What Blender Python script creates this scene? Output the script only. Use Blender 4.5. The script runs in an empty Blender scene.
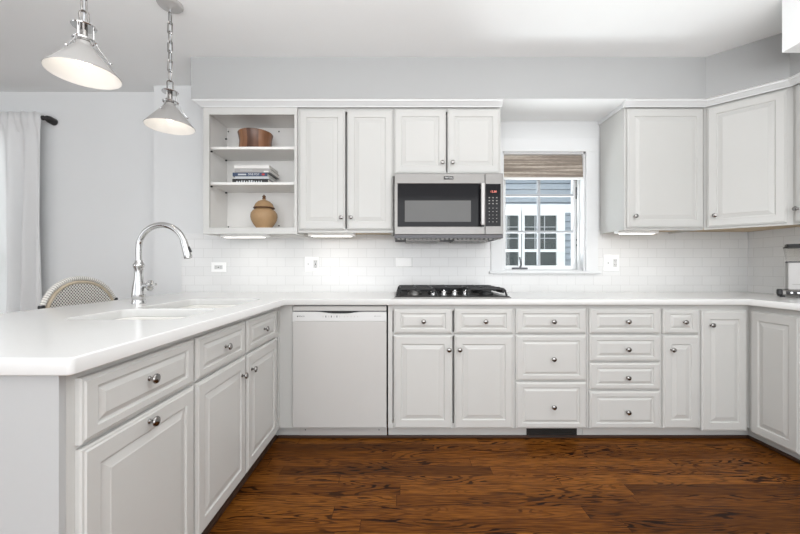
import bpy, bmesh, math, random
from mathutils import Vector, Matrix
R = math.radians
random.seed(4)
SC = bpy.context.scene
C = SC.collection

# ------------------------------------------------------------------ camera, world, lights, exposure
cam = bpy.data.cameras.new('camera'); camo = bpy.data.objects.new('camera', cam); C.objects.link(camo)
cam.sensor_width = 36; cam.lens = 16.0; cam.clip_start = .02
camo.location = (0, 0, 1.117); camo.rotation_euler = (R(90), 0, 0)
SC.camera = camo
w = bpy.data.worlds.new('world'); SC.world = w; w.use_nodes = True
bg = w.node_tree.nodes['Background']; bg.inputs[0].default_value = (.90, .95, 1, 1); bg.inputs[1].default_value = 1.0

def area(name, loc, rot, sx, sy, power, col=(1, .97, .93)):
    l = bpy.data.lights.new(name, 'AREA'); l.shape = 'RECTANGLE'; l.size = sx; l.size_y = sy; l.energy = power; l.color = col
    o = bpy.data.objects.new(name, l); C.objects.link(o); o.location = loc; o.rotation_euler = rot
    return o
area('rear_fill', (.3, -2.7, 1.5), (R(90), 0, 0), 4.8, 2.2, 92, (.98, .99, 1))  # added fill behind the camera; no window is modelled there
area('upward_fill', (.4, .2, 1.80), (R(180), 0, 0), 3.8, 1.8, 64, (.98, .99, 1))  # unseen upward panel added to brighten the ceiling
area('overhead_fill', (.8, 1.15, 2.58), (0, 0, 0), 2.8, .8, 9, (1, .985, .96))  # invented overhead panel, out of view, lifts counters and backsplash
area('garden_fill', (.95, 3.75, .62), (R(-148), 0, 0), 2.0, .8, 90, (.97, .985, 1))  # added panel below the sill, standing in for daylight on the soffit underside
area('curtain_fill', (-3.8, 4.3, 1.6), (R(-90), 0, 0), 1.6, 2.0, 45, (.95, .98, 1))  # extra panel outside, added to backlight the curtain
area('dining_fill', (-4.4, -.3, 1.5), (R(90), 0, R(-62)), 2.4, 1.8, 20, (.96, .985, 1))  # made-up side fill for the left wall and curtain; no window there
sun = bpy.data.lights.new('sun', 'SUN'); sun.energy = 7; sun.angle = R(2); suno = bpy.data.objects.new('sun', sun); C.objects.link(suno)
suno.rotation_euler = (R(-16), R(8), 0)
SC.view_settings.view_transform = 'Standard'; SC.view_settings.look = 'None'
SC.view_settings.exposure = 0.17; SC.view_settings.gamma = 1; SC.view_settings.use_curve_mapping = False

# ------------------------------------------------------------------ materials
def nodes(m): return m.node_tree.nodes, m.node_tree.links
def mat(name, col, rough=.5, metal=0, vary=.03, vscale=6, bump=0, bscale=60, **kw):
    m = bpy.data.materials.new(name); m.use_nodes = True; N, L = nodes(m); b = N['Principled BSDF']
    b.inputs['Roughness'].default_value = rough; b.inputs['Metallic'].default_value = metal
    for k, v in kw.items(): b.inputs[k.replace('_', ' ')].default_value = v
    tc = N.new('ShaderNodeTexCoord'); nz = N.new('ShaderNodeTexNoise'); nz.inputs['Scale'].default_value = vscale
    L.new(tc.outputs['Object'], nz.inputs['Vector'])
    mx = N.new('ShaderNodeMix'); mx.data_type = 'RGBA'
    mx.inputs[6].default_value = tuple(c*(1-vary) for c in col)+(1,); mx.inputs[7].default_value = tuple(min(1, c*(1+vary)) for c in col)+(1,)
    L.new(nz.outputs[0], mx.inputs[0]); L.new(mx.outputs[2], b.inputs['Base Color'])
    if bump:
        n2 = N.new('ShaderNodeTexNoise'); n2.inputs['Scale'].default_value = bscale; L.new(tc.outputs['Object'], n2.inputs['Vector'])
        bp = N.new('ShaderNodeBump'); bp.inputs['Strength'].default_value = bump; bp.inputs['Distance'].default_value = .002
        L.new(n2.outputs[0], bp.inputs['Height']); L.new(bp.outputs[0], b.inputs['Normal'])
    return m
def emis(name, col, s):
    m = mat(name, col, .4, vary=.01); b = m.node_tree.nodes['Principled BSDF']
    b.inputs['Emission Color'].default_value = (*col, 1); b.inputs['Emission Strength'].default_value = s
    return m
def mth(N, L, op, a, b=None):
    n = N.new('ShaderNodeMath'); n.operation = op
    for i, v in enumerate((a, b)):
        if v is None: continue
        if isinstance(v, (int, float)): n.inputs[i].default_value = v
        else: L.new(v, n.inputs[i])
    return n.outputs[0]
def ramp(N, L, fac, stops):
    r = N.new('ShaderNodeValToRGB'); e = r.color_ramp.elements
    while len(e) < len(stops): e.new(.5)
    for i, (p, c) in enumerate(stops): e[i].position = p; e[i].color = (*c, 1)
    L.new(fac, r.inputs[0]); return r.outputs[0]

M = {}
M['paint'] = mat('cabinet_paint', (.57, .568, .55), .38, vary=.008)
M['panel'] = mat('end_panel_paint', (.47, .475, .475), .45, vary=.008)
M['wall'] = mat('wall_paint', (.725, .735, .738), .85, vary=.01, bump=.05)
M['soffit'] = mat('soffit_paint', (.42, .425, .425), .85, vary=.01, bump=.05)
M['ceil'] = mat('ceiling_paint', (.88, .89, .89), .9, vary=.01, bump=.04)
M['trim'] = mat('trim_paint', (.74, .75, .755), .4, vary=.008)
M['counter'] = mat('quartz', (.70, .70, .69), .2, vary=.012, vscale=40)
M['sink'] = mat('sink_enamel', (.80, .785, .75), .2, vary=.01)
M['appl'] = mat('appliance_enamel', (.54, .53, .515), .3, vary=.01)
M['appl2'] = mat('appliance_plastic', (.64, .64, .635), .35, vary=.01)
M['ink'] = mat('grey_print', (.12, .12, .13), .6)
M['black'] = mat('black_plastic', (.012, .012, .013), .4)
M['iron'] = mat('cast_iron', (.016, .016, .017), .5, bump=.3, bscale=200)
M['steel'] = mat('brushed_steel', (.22, .213, .205), .36, 1, vary=.05, vscale=20)
M['chrome'] = mat('chrome', (.60, .60, .60), .07, 1, vary=.01)
M['satin'] = mat('satin_nickel', (.50, .49, .48), .35, .4, vary=.02)
M['nickel'] = mat('knob_nickel', (.30, .29, .28), .2, 1, vary=.05)
M['glassblk'] = mat('black_glass', (.012, .012, .014), .06, vary=.02, Specular_IOR_Level=.15)
M['interior'] = mat('cabinet_interior', (.80, .79, .77), .5, vary=.008)  # lighter than the cabinet paint to offset shade inside the open shelves
M['cookglass'] = mat('cooktop_glass', (.02, .018, .017), .35, vary=.05, Specular_IOR_Level=.15)
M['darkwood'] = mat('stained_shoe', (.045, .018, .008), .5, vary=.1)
M['screen'] = mat('screen_reflection_grey', (.10, .10, .098), .35, vary=.02)
M['slit'] = mat('dark_gap', (.01, .01, .01), .8)
M['tan'] = mat('raw_wood', (.55, .42, .27), .6, vary=.1, vscale=15)
M['shade_out'] = mat('shade_metal', (.34, .33, .32), .45, .0, vary=.02)
M['shade_in'] = mat('shade_enamel', (.80, .79, .77), .5, vary=.01)
M['bulb'] = emis('bulb_glow', (1, .93, .85), 1.6)
M['lens'] = emis('light_lens', (1, .96, .9), 2.2)
M['display'] = emis('display_digits', (.9, .25, .2), .6)
M['plate'] = mat('outlet_plastic', (.93, .93, .92), .3, vary=.01)
M['rodm'] = mat('black_rod', (.012, .012, .012), .35)
M['seatw'] = mat('rattan', (.52, .44, .33), .5, vary=.2, vscale=30)
M['lea'] = mat('leaf', (.13, .22, .06), .6, vary=.4, vscale=20)
M['grass'] = mat('pale_paving', (.50, .50, .48), .9, vary=.4, vscale=10)
M['siding'] = mat('siding_paint', (.33, .37, .42), .6, vary=.04)
M['htrim'] = mat('house_trim', (.85, .86, .87), .5, vary=.01)
M['hpane'] = mat('house_pane', (.045, .055, .055), .12, vary=.3, vscale=3)
M['muntin'] = mat('muntin_paint', (.42, .43, .45), .4, vary=.01)
M['bookw'] = mat('book_white', (.72, .71, .69), .5); M['bookg'] = mat('book_grey', (.36, .35, .34), .5)
M['bookb'] = mat('book_blue', (.045, .07, .13), .45); M['bookk'] = mat('book_black', (.012, .012, .012), .45)
M['bookl'] = mat('book_silver', (.52, .54, .56), .5)
M['page'] = mat('book_pages', (.78, .76, .72), .8, vary=.08, vscale=80)
M['red'] = mat('red_print', (.45, .04, .04), .5)
M['vent'] = mat('vent_metal', (.02, .018, .016), .5)

def glass(name, tint=(1, 1, 1), rough=0):
    m = bpy.data.materials.new(name); m.use_nodes = True; N, L = nodes(m); N.remove(N['Principled BSDF'])
    t = N.new('ShaderNodeBsdfTransparent'); t.inputs[0].default_value = (*tint, 1); g = N.new('ShaderNodeBsdfGlossy'); g.inputs['Roughness'].default_value = rough
    f = N.new('ShaderNodeLayerWeight'); f.inputs[0].default_value = .5; mx = N.new('ShaderNodeMixShader')
    L.new(mth(N, L, 'ADD', mth(N, L, 'MULTIPLY', mth(N, L, 'POWER', f.outputs['Facing'], 5), .9), .03), mx.inputs[0]); L.new(t.outputs[0], mx.inputs[1]); L.new(g.outputs[0], mx.inputs[2]); L.new(mx.outputs[0], N['Material Output'].inputs[0])
    return m
M['glass'] = glass('window_glass', (.96, .98, .98)); M['carafe'] = glass('clear_plastic', (.96, .955, .94), .1)
M['column'] = mat('satin_steel', (.50, .49, .48), .45, .3, vary=.03)

def tile_mat(name, axis, xoff, zoff):
    m = bpy.data.materials.new(name); m.use_nodes = True; N, L = nodes(m); b = N['Principled BSDF']
    tc = N.new('ShaderNodeTexCoord'); s = N.new('ShaderNodeSeparateXYZ'); L.new(tc.outputs['Object'], s.inputs[0])
    cb = N.new('ShaderNodeCombineXYZ')
    L.new(mth(N, L, 'ADD', s.outputs[axis], 10*.147+xoff), cb.inputs[0]); L.new(mth(N, L, 'ADD', s.outputs[2], zoff), cb.inputs[1])
    br = N.new('ShaderNodeTexBrick'); L.new(cb.outputs[0], br.inputs['Vector'])
    for k, v in {'Scale': 1, 'Mortar Size': .0013, 'Mortar Smooth': .25, 'Bias': 0, 'Brick Width': .147, 'Row Height': .0745}.items(): br.inputs[k].default_value = v
    br.inputs['Color1'].default_value = (.755, .755, .75, 1); br.inputs['Color2'].default_value = (.73, .73, .725, 1); br.inputs['Mortar'].default_value = (.60, .60, .59, 1)
    L.new(br.outputs[0], b.inputs['Base Color']); b.inputs['Roughness'].default_value = .16
    nz = N.new('ShaderNodeTexNoise'); nz.inputs['Scale'].default_value = 9; L.new(tc.outputs['Object'], nz.inputs['Vector'])
    h = mth(N, L, 'ADD', mth(N, L, 'MULTIPLY', br.outputs['Fac'], -.7), mth(N, L, 'MULTIPLY', nz.outputs[0], .6))
    bp = N.new('ShaderNodeBump'); bp.inputs['Strength'].default_value = .5; bp.inputs['Distance'].default_value = .0015
    L.new(h, bp.inputs['Height']); L.new(bp.outputs[0], b.inputs['Normal'])
    return m
M['tile'] = tile_mat('subway_tile', 0, .343-.147*3+.147, -.0020); M['tile_r'] = tile_mat('subway_tile_side', 1, .03, -.0020)

def floor_mat():
    m = bpy.data.materials.new('oak_planks'); m.use_nodes = True; N, L = nodes(m); b = N['Principled BSDF']
    tc = N.new('ShaderNodeTexCoord'); s = N.new('ShaderNodeSeparateXYZ'); L.new(tc.outputs['Object'], s.inputs[0])
    PW = .083
    row = mth(N, L, 'FLOOR', mth(N, L, 'DIVIDE', s.outputs[1], PW))
    wn = N.new('ShaderNodeTexWhiteNoise'); wn.noise_dimensions = '1D'; L.new(row, wn.inputs['W'])
    xs = mth(N, L, 'ADD', s.outputs[0], mth(N, L, 'MULTIPLY', wn.outputs[0], 7.3))
    seg = mth(N, L, 'FLOOR', mth(N, L, 'DIVIDE', xs, 1.15))
    wn2 = N.new('ShaderNodeTexWhiteNoise'); wn2.noise_dimensions = '2D'
    cb = N.new('ShaderNodeCombineXYZ'); L.new(row, cb.inputs[0]); L.new(seg, cb.inputs[1]); L.new(cb.outputs[0], wn2.inputs['Vector'])
    rnd = wn2.outputs[0]
    # cathedral contours
    c2 = N.new('ShaderNodeCombineXYZ'); L.new(mth(N, L, 'MULTIPLY', s.outputs[0], 2.3), c2.inputs[0]); L.new(mth(N, L, 'MULTIPLY', s.outputs[1], 15), c2.inputs[1]); L.new(mth(N, L, 'MULTIPLY', rnd, 40), c2.inputs[2])
    n1 = N.new('ShaderNodeTexNoise'); n1.inputs['Scale'].default_value = 1; n1.inputs['Detail'].default_value = 1.5; n1.inputs['Roughness'].default_value = .35; L.new(c2.outputs[0], n1.inputs['Vector'])
    jit = N.new('ShaderNodeTexNoise'); jit.inputs['Scale'].default_value = 1; jit.inputs['Detail'].default_value = 4
    c4 = N.new('ShaderNodeCombineXYZ'); L.new(mth(N, L, 'MULTIPLY', s.outputs[0], 30), c4.inputs[0]); L.new(mth(N, L, 'MULTIPLY', s.outputs[1], 120), c4.inputs[1]); L.new(c4.outputs[0], jit.inputs['Vector'])
    ph = mth(N, L, 'ADD', mth(N, L, 'MULTIPLY', n1.outputs[0], 82), mth(N, L, 'MULTIPLY', jit.outputs[0], 2.6))
    cont = mth(N, L, 'SINE', ph)
    lines = ramp(N, L, mth(N, L, 'ADD', mth(N, L, 'MULTIPLY', cont, .5), .5), [(.0, (0, 0, 0)), (.62, (.02, .02, .02)), (.90, (1, 1, 1))])
    # patches where the figure is strong
    c5 = N.new('ShaderNodeCombineXYZ'); L.new(mth(N, L, 'MULTIPLY', s.outputs[0], 1.7), c5.inputs[0]); L.new(mth(N, L, 'MULTIPLY', s.outputs[1], 7), c5.inputs[1]); L.new(mth(N, L, 'MULTIPLY', rnd, 17), c5.inputs[2])
    n3 = N.new('ShaderNodeTexNoise'); n3.inputs['Scale'].default_value = 1.3; L.new(c5.outputs[0], n3.inputs['Vector'])
    patch = ramp(N, L, n3.outputs[0], [(.40, (.12, .12, .12)), (.62, (1, 1, 1))])
    figure = mth(N, L, 'MULTIPLY', lines, patch)
    # fine straight pores
    c3 = N.new('ShaderNodeCombineXYZ'); L.new(mth(N, L, 'MULTIPLY', s.outputs[0], 9), c3.inputs[0]); L.new(mth(N, L, 'MULTIPLY', s.outputs[1], 260), c3.inputs[1]); L.new(mth(N, L, 'MULTIPLY', rnd, 20), c3.inputs[2])
    n2 = N.new('ShaderNodeTexNoise'); n2.inputs['Scale'].default_value = 1; n2.inputs['Detail'].default_value = 3; L.new(c3.outputs[0], n2.inputs['Vector'])
    base = ramp(N, L, rnd, [(0, (.120, .040, .0060)), (.5, (.200, .069, .0105)), (1, (.280, .104, .017))])
    def mul(a, fac, col):
        mx = N.new('ShaderNodeMix'); mx.data_type = 'RGBA'; mx.blend_type = 'MULTIPLY'; L.new(fac, mx.inputs[0]); L.new(a, mx.inputs[6]); mx.inputs[7].default_value = (*col, 1); return mx.outputs[2]
    col = mul(base, ramp(N, L, n2.outputs[0], [(.40, (1, 1, 1)), (.62, (0, 0, 0))]), (.42, .36, .32))
    col = mul(col, figure, (.10, .075, .08))
    fy = mth(N, L, 'FRACT', mth(N, L, 'DIVIDE', s.outputs[1], PW)); fx = mth(N, L, 'FRACT', mth(N, L, 'DIVIDE', xs, 1.15))
    gap = mth(N, L, 'MAXIMUM', mth(N, L, 'LESS_THAN', fy, .018), mth(N, L, 'LESS_THAN', fx, .0018))
    col = mul(col, gap, (.25, .2, .2))
    L.new(col, b.inputs['Base Color'])
    L.new(ramp(N, L, n2.outputs[0], [(0, (.30, .30, .30)), (1, (.46, .46, .46))]), b.inputs['Roughness'])
    b.inputs['Specular IOR Level'].default_value = .08
    bp = N.new('ShaderNodeBump'); bp.inputs['Strength'].default_value = .25; bp.inputs['Distance'].default_value = .001
    L.new(mth(N, L, 'MULTIPLY', figure, -1), bp.inputs['Height']); L.new(bp.outputs[0], b.inputs['Normal'])
    return m
M['floor'] = floor_mat()

def stave_mat():
    m = bpy.data.materials.new('acacia_staves'); m.use_nodes = True; N, L = nodes(m); b = N['Principled BSDF']
    tc = N.new('ShaderNodeTexCoord'); s = N.new('ShaderNodeSeparateXYZ'); L.new(tc.outputs['Object'], s.inputs[0])
    a = mth(N, L, 'FLOOR', mth(N, L, 'MULTIPLY', mth(N, L, 'ADD', mth(N, L, 'ARCTAN2', s.outputs[1], s.outputs[0]), 3.3), 2.9))
    wn = N.new('ShaderNodeTexWhiteNoise'); wn.noise_dimensions = '1D'; L.new(mth(N, L, 'ADD', a, 3.7), wn.inputs['W'])
    c3 = N.new('ShaderNodeMapping'); c3.inputs['Scale'].default_value = (60, 60, 6); L.new(tc.outputs['Object'], c3.inputs[0])
    n2 = N.new('ShaderNodeTexNoise'); n2.inputs['Scale'].default_value = 1; L.new(c3.outputs[0], n2.inputs['Vector'])
    v = mth(N, L, 'ADD', mth(N, L, 'MULTIPLY', wn.outputs[0], .8), mth(N, L, 'MULTIPLY', n2.outputs[0], .3))
    L.new(ramp(N, L, v, [(.1, (.055, .022, .012)), (.55, (.17, .072, .035)), (.95, (.30, .145, .07))]), b.inputs['Base Color']); b.inputs['Roughness'].default_value = .35
    return m
M['stave'] = stave_mat()
def weave_mat():
    m = bpy.data.materials.new('bistro_weave'); m.use_nodes = True; N, L = nodes(m); b = N['Principled BSDF']
    tc = N.new('ShaderNodeTexCoord'); s = N.new('ShaderNodeSeparateXYZ'); L.new(tc.outputs['Object'], s.inputs[0])
    k = 2*math.pi/.019
    p = mth(N, L, 'MULTIPLY', mth(N, L, 'SINE', mth(N, L, 'MULTIPLY', s.outputs[1], k)), mth(N, L, 'SINE', mth(N, L, 'MULTIPLY', s.outputs[2], k)))
    L.new(ramp(N, L, p, [(.12, (.74, .72, .68)), (.25, (.03, .03, .035))]), b.inputs['Base Color']); b.inputs['Roughness'].default_value = .5
    return m
M['weave'] = weave_mat()
def rattan_rim():
    m = bpy.data.materials.new('wrapped_rim'); m.use_nodes = True; N, L = nodes(m); b = N['Principled BSDF']
    tc = N.new('ShaderNodeTexCoord'); s = N.new('ShaderNodeSeparateXYZ'); L.new(tc.outputs['Object'], s.inputs[0])
    ang = mth(N, L, 'ARCTAN2', mth(N, L, 'SUBTRACT', s.outputs[2], .80), s.outputs[1])
    p = mth(N, L, 'SINE', mth(N, L, 'MULTIPLY', ang, 120))
    L.new(ramp(N, L, p, [(.5, (.72, .70, .66)), (.95, (.25, .23, .21))]), b.inputs['Base Color']); b.inputs['Roughness'].default_value = .5
    return m
M['rim'] = rattan_rim()
def blind_mat():
    m = bpy.data.materials.new('woven_bamboo'); m.use_nodes = True; N, L = nodes(m); b = N['Principled BSDF']
    tc = N.new('ShaderNodeTexCoord'); mp = N.new('ShaderNodeMapping'); mp.inputs['Scale'].default_value = (1.2, 1.2, 55); L.new(tc.outputs['Object'], mp.inputs[0])
    n = N.new('ShaderNodeTexNoise'); n.inputs['Scale'].default_value = 1; n.inputs['Detail'].default_value = 3; L.new(mp.outputs[0], n.inputs['Vector'])
    m2 = N.new('ShaderNodeMapping'); m2.inputs['Scale'].default_value = (30, 30, 400); L.new(tc.outputs['Object'], m2.inputs[0])
    n2 = N.new('ShaderNodeTexNoise'); n2.inputs['Scale'].default_value = 1; L.new(m2.outputs[0], n2.inputs['Vector'])
    v = mth(N, L, 'ADD', mth(N, L, 'MULTIPLY', n.outputs[0], .75), mth(N, L, 'MULTIPLY', n2.outputs[0], .25))
    L.new(ramp(N, L, v, [(.38, (.20, .165, .135)), (.5, (.29, .245, .205)), (.62, (.54, .48, .41))]), b.inputs['Base Color']); b.inputs['Roughness'].default_value = .85
    return m
M['blind'] = blind_mat()
def jar_mat():
    m = mat('carved_wood_jar', (.37, .235, .12), .55, vary=.15, vscale=8); N, L = nodes(m); b = N['Principled BSDF']
    tc = N.new('ShaderNodeTexCoord'); v = N.new('ShaderNodeTexVoronoi'); v.inputs['Scale'].default_value = 45; L.new(tc.outputs['Object'], v.inputs['Vector'])
    bp = N.new('ShaderNodeBump'); bp.inputs['Strength'].default_value = .6; bp.inputs['Distance'].default_value = .003; L.new(v.outputs[0], bp.inputs['Height']); L.new(bp.outputs[0], b.inputs['Normal'])
    return m
M['jar'] = jar_mat(); M['jarrim'] = mat('jar_rim_wood', (.13, .065, .03), .5, vary=.1)
def sheer():
    m = mat('sheer_cloth', (.94, .94, .94), .9, vary=.02); N, L = nodes(m); b = N['Principled BSDF']
    t = N.new('ShaderNodeBsdfTranslucent'); t.inputs[0].default_value = (.85, .85, .85, 1); mx = N.new('ShaderNodeMixShader'); mx.inputs[0].default_value = .35
    L.new(b.outputs[0], mx.inputs[1]); L.new(t.outputs[0], mx.inputs[2]); L.new(mx.outputs[0], N['Material Output'].inputs[0])
    return m
M['sheer'] = sheer()

# ------------------------------------------------------------------ mesh helpers
def box(bm, x0, x1, y0, y1, z0, z1, bev=0, seg=2):
    r = bmesh.ops.create_cube(bm, size=1); vs = r['verts']
    for v in vs: v.co = Vector((x0+(v.co.x+.5)*(x1-x0), y0+(v.co.y+.5)*(y1-y0), z0+(v.co.z+.5)*(z1-z0)))
    if bev:
        es = list({e for v in vs for e in v.link_edges})
        bmesh.ops.bevel(bm, geom=es, offset=bev, segments=seg, profile=.5, affect='EDGES')
    return bm
def B(*a, **k): return box(bmesh.new(), *a, **k)
def loft(bm, loops, closed=True, cap0=True, cap1=True):
    vl = [[bm.verts.new(p) for p in lp] for lp in loops]
    n = len(vl[0])
    for a, b in zip(vl, vl[1:]):
        for i in range(n if closed else n-1):
            j = (i+1) % n
            try: bm.faces.new((a[i], a[j], b[j], b[i]))
            except ValueError: pass
    if cap0: bm.faces.new(vl[0][::-1])
    if cap1: bm.faces.new(vl[-1])
    return vl
def lathe(bm, prof, cx=0, cy=0, cz=0, n=32, axis='z', caps=True):
    loops = []
    for r, h in prof:
        lp = []
        for i in range(n):
            a = 2*math.pi*i/n; u, v = max(r, .0002)*math.cos(a), max(r, .0002)*math.sin(a)
            if axis == 'z': p = (cx+u, cy+v, cz+h)
            elif axis == '-y': p = (cx+u, cy-h, cz+v)
            else: p = (cx+h, cy+u, cz+v)
            lp.append(p)
        loops.append(lp)
    loft(bm, loops, True, caps, caps); return bm
def tube(bm, pts, r, n=10, closed=False):
    pts = [Vector(p) for p in pts]; rr = r if isinstance(r, (list, tuple)) else [r]*len(pts)
    loops = []; prev = None
    for i, p in enumerate(pts):
        if closed: t = pts[(i+1) % len(pts)]-pts[i-1]
        else: t = pts[min(i+1, len(pts)-1)]-pts[max(i-1, 0)]
        t.normalize()
        if prev is None:
            up = Vector((0, 0, 1)) if abs(t.z) < .9 else Vector((1, 0, 0)); a = t.cross(up).normalized()
        else:
            a = (prev-t*prev.dot(t)).normalized()
        prev = a; b = t.cross(a)
        loops.append([p+(a*math.cos(2*math.pi*k/n)+b*math.sin(2*math.pi*k/n))*rr[i] for k in range(n)])
    if closed: loops.append(loops[0])
    loft(bm, loops, True, not closed, not closed)
    return bm
def panel(w, h, x0=0, z0=0, F=.05, FZ=None, bev=.034, t=.019, y0=0):
    """raised-panel front; faces local -y"""
    FZ = FZ or F; bm = bmesh.new()
    prof = [(0, 0, 0), (0, 0, .011), (.003, .003, .0145), (.008, .008, .0155), (.0115, .0115, t), (F, FZ, t), (F+.003, FZ+.003, .0135), (F+.008, FZ+.008, .0125), (F+bev, FZ+bev, .0175), (F+bev+.003, FZ+bev+.003, t)]
    loops = [[(x0+a, y0-d, z0+b), (x0+w-a, y0-d, z0+b), (x0+w-a, y0-d, z0+h-b), (x0+a, y0-d, z0+h-b)] for a, b, d in prof]
    loft(bm, loops); return bm
def obj(name, bm, m, parent=None, smooth=False):
    bmesh.ops.recalc_face_normals(bm, faces=bm.faces)
    me = bpy.data.meshes.new(name); bm.to_mesh(me); bm.free()
    if m: me.materials.append(M[m] if isinstance(m, str) else m)
    if smooth:
        for p in me.polygons: p.use_smooth = True
        try: me.set_sharp_from_angle(angle=R(35))
        except Exception: pass
    o = bpy.data.objects.new(name, me); C.objects.link(o)
    if parent: o.parent = parent
    return o
def thing(name, label, cat, loc=(0, 0, 0), rz=0, group=None):
    o = bpy.data.objects.new(name, None); C.objects.link(o); o.location = loc; o.rotation_euler = (0, 0, R(rz))
    o.empty_display_size = .1; o['label'] = label; o['category'] = cat
    if group: o['group'] = group
    return o
def struct(name, bm, m, parent=None, smooth=False):
    o = obj(name, bm, m, parent, smooth)
    if not parent: o['kind'] = 'structure'
    return o
def tag(o, label, cat, group=None):
    o['label'] = label; o['category'] = cat
    if group: o['group'] = group
    return o
def text(name, s, size, loc, m, parent, rot=(90, 0, 0), ext=.0004, ax='CENTER'):
    cu = bpy.data.curves.new('t', 'FONT'); cu.body = s; cu.size = size; cu.extrude = ext; cu.align_x = ax; cu.align_y = 'CENTER'
    t = bpy.data.objects.new('t', cu); C.objects.link(t)
    me = bpy.data.meshes.new_from_object(t); bpy.data.objects.remove(t); bpy.data.curves.remove(cu)
    me.transform(Matrix.Translation(loc) @ Matrix.Rotation(R(rot[2]), 4, 'Z') @ Matrix.Rotation(R(rot[0]), 4, 'X'))
    me.materials.clear(); me.materials.append(M[m]); o = bpy.data.objects.new(name, me); C.objects.link(o); o.parent = parent
    return o

# ------------------------------------------------------------------ room shell
W = 2.891; CZ = 2.592; SB = 2.300; XR = 2.829; LW = 2.997
struct('floor', B(-4.7, XR+.12, -3.2, 3.09, -.05, 0), 'floor')
struct('ceiling', B(-4.7, XR+.12, -3.2, 3.09, CZ, CZ+.05), 'ceil')
WX0, WX1, WZ0, WZ1 = .832, 1.504, 1.084, 2.05
bm = bmesh.new()
box(bm, -2.003, WX0, W, 3.09, 0, CZ); box(bm, WX1, XR+.12, W, 3.09, 0, CZ)
box(bm, WX0, WX1, W, 3.09, 0, WZ0); box(bm, WX0, WX1, W, 3.09, WZ1, CZ)
struct('wall_back', bm, 'wall')
DX0, DX1, DZ0, DZ1 = -4.35, -3.22, .15, 2.22
bm = bmesh.new()
box(bm, -4.7, DX0, LW, 3.09, 0, CZ); box(bm, DX1, -2.003, LW, 3.09, 0, CZ)
box(bm, DX0, DX1, LW, 3.09, 0, DZ0); box(bm, DX0, DX1, LW, 3.09, DZ1, CZ)
struct('wall_dining', bm, 'wall')
struct('wall_right', B(XR, XR+.12, -3.2, W, 0, CZ), 'wall')
struct('wall_left', B(-4.82, -4.7, -3.2, 3.09, 0, CZ), 'wall')
# soffit
def prism(pts, z0, z1):
    bm = bmesh.new(); loft(bm, [[(x, y, z0) for x, y in pts], [(x, y, z1) for x, y in pts]]); return bm
SD = 2.498
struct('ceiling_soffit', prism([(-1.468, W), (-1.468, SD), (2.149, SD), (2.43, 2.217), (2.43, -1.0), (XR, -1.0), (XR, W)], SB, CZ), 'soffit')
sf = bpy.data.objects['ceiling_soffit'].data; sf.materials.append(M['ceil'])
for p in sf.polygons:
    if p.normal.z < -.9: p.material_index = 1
struct('ceiling_bulkhead', B(2.109, 2.43, -1.0, 1.963, SB, CZ), 'ceil')
struct('wall_back_tile', (lambda b: (box(b, -1.772, .736, W-.008, W, .9, 1.386), box(b, .736, 1.60, W-.008, W, .9, 1.064), box(b, 1.60, XR-.008, W-.008, W, .9, 1.42), b)[-1])(bmesh.new()), 'tile')
struct('wall_right_tile', B(XR-.008, XR, -.4, W-.008, .9, 1.42), 'tile_r')

# window over the counter
wn = bpy.data.objects.new('window_1', None); C.objects.link(wn); wn['kind'] = 'structure'; wn.location = (WX0, W, WZ0)
def WB(bm, x0, x1, y0, y1, z0, z1, bev=0): return box(bm, x0-WX0, x1-WX0, y0-W, y1-W, z0-WZ0, z1-WZ0, bev)
bm = bmesh.new()   # casing
WB(bm, .736, WX0, W-.018, W, 1.084, WZ1, .002); WB(bm, WX1, 1.602, W-.018, W, 1.084, WZ1, .002); WB(bm, .736, 1.602, W-.018, W, WZ1, 2.158, .002)
struct('window_casing', bm, 'trim', wn)
bm = bmesh.new(); WB(bm, .722, 1.616, W-.034, W+.03, 1.064, 1.084, .003); struct('window_stool', bm, 'trim', wn)
bm = bmesh.new()   # jamb liner
WB(bm, WX0-.001, WX0+.012, W, 3.09, WZ0, WZ1); WB(bm, WX1-.012, WX1+.001, W, 3.09, WZ0, WZ1); WB(bm, WX0, WX1, W, 3.09, WZ1-.012, WZ1+.001); WB(bm, WX0, WX1, W+.03, 3.09, WZ0-.002, WZ0+.012)
WB(bm, WX1-.022, WX1-.012, 2.955, 2.975, WZ0, WZ1); WB(bm, WX0+.012, WX0+.022, 2.955, 2.975, WZ0, WZ1)
struct('window_jamb', bm, 'trim', wn)
SY0, SY1 = 3.0, 3.045
bm = bmesh.new()
WB(bm, WX0+.014, .893, SY0, SY1, 1.098, 2.036, .003); WB(bm, 1.463, WX1-.014, SY0, SY1, 1.098, 2.036, .003)
WB(bm, .893, 1.463, SY0, SY1, 1.096, 1.128, .003); WB(bm, .893, 1.463, SY0, SY1, 2.0, 2.036, .003)
sash = struct('window_sash', bm, 'trim', wn)
bm = bmesh.new()
WB(bm, 1.168, 1.186, SY0+.004, SY1-.004, 1.12, 2.01)
for z in (1.415, 1.724): WB(bm, .893, 1.463, SY0+.005, SY1-.005, z-.009, z+.009)
struct('muntin', bm, 'muntin', sash)
bm = bmesh.new(); WB(bm, .89, 1.466, 3.02, 3.025, 1.12, 2.01); struct('pane', bm, 'glass', sash)
bm = bmesh.new()
for z in (1.74, ): WB(bm, 1.480, 1.499, 2.985, 3.0, z-.05, z+.05, .002)
struct('hinge', bm, 'ink', wn)
bm = bmesh.new()
for z in (1.345, 1.300): lathe(bm, [(.009, 0), (.009, .012)], 1.488-WX0, 2.985-W, z-WZ0, 12, '-y')
struct('sash_lock', bm, 'black', wn)
bm = bmesh.new()
WB(bm, .93, 1.052, 2.925, 2.965, 1.0965, 1.113, .004)
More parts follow.
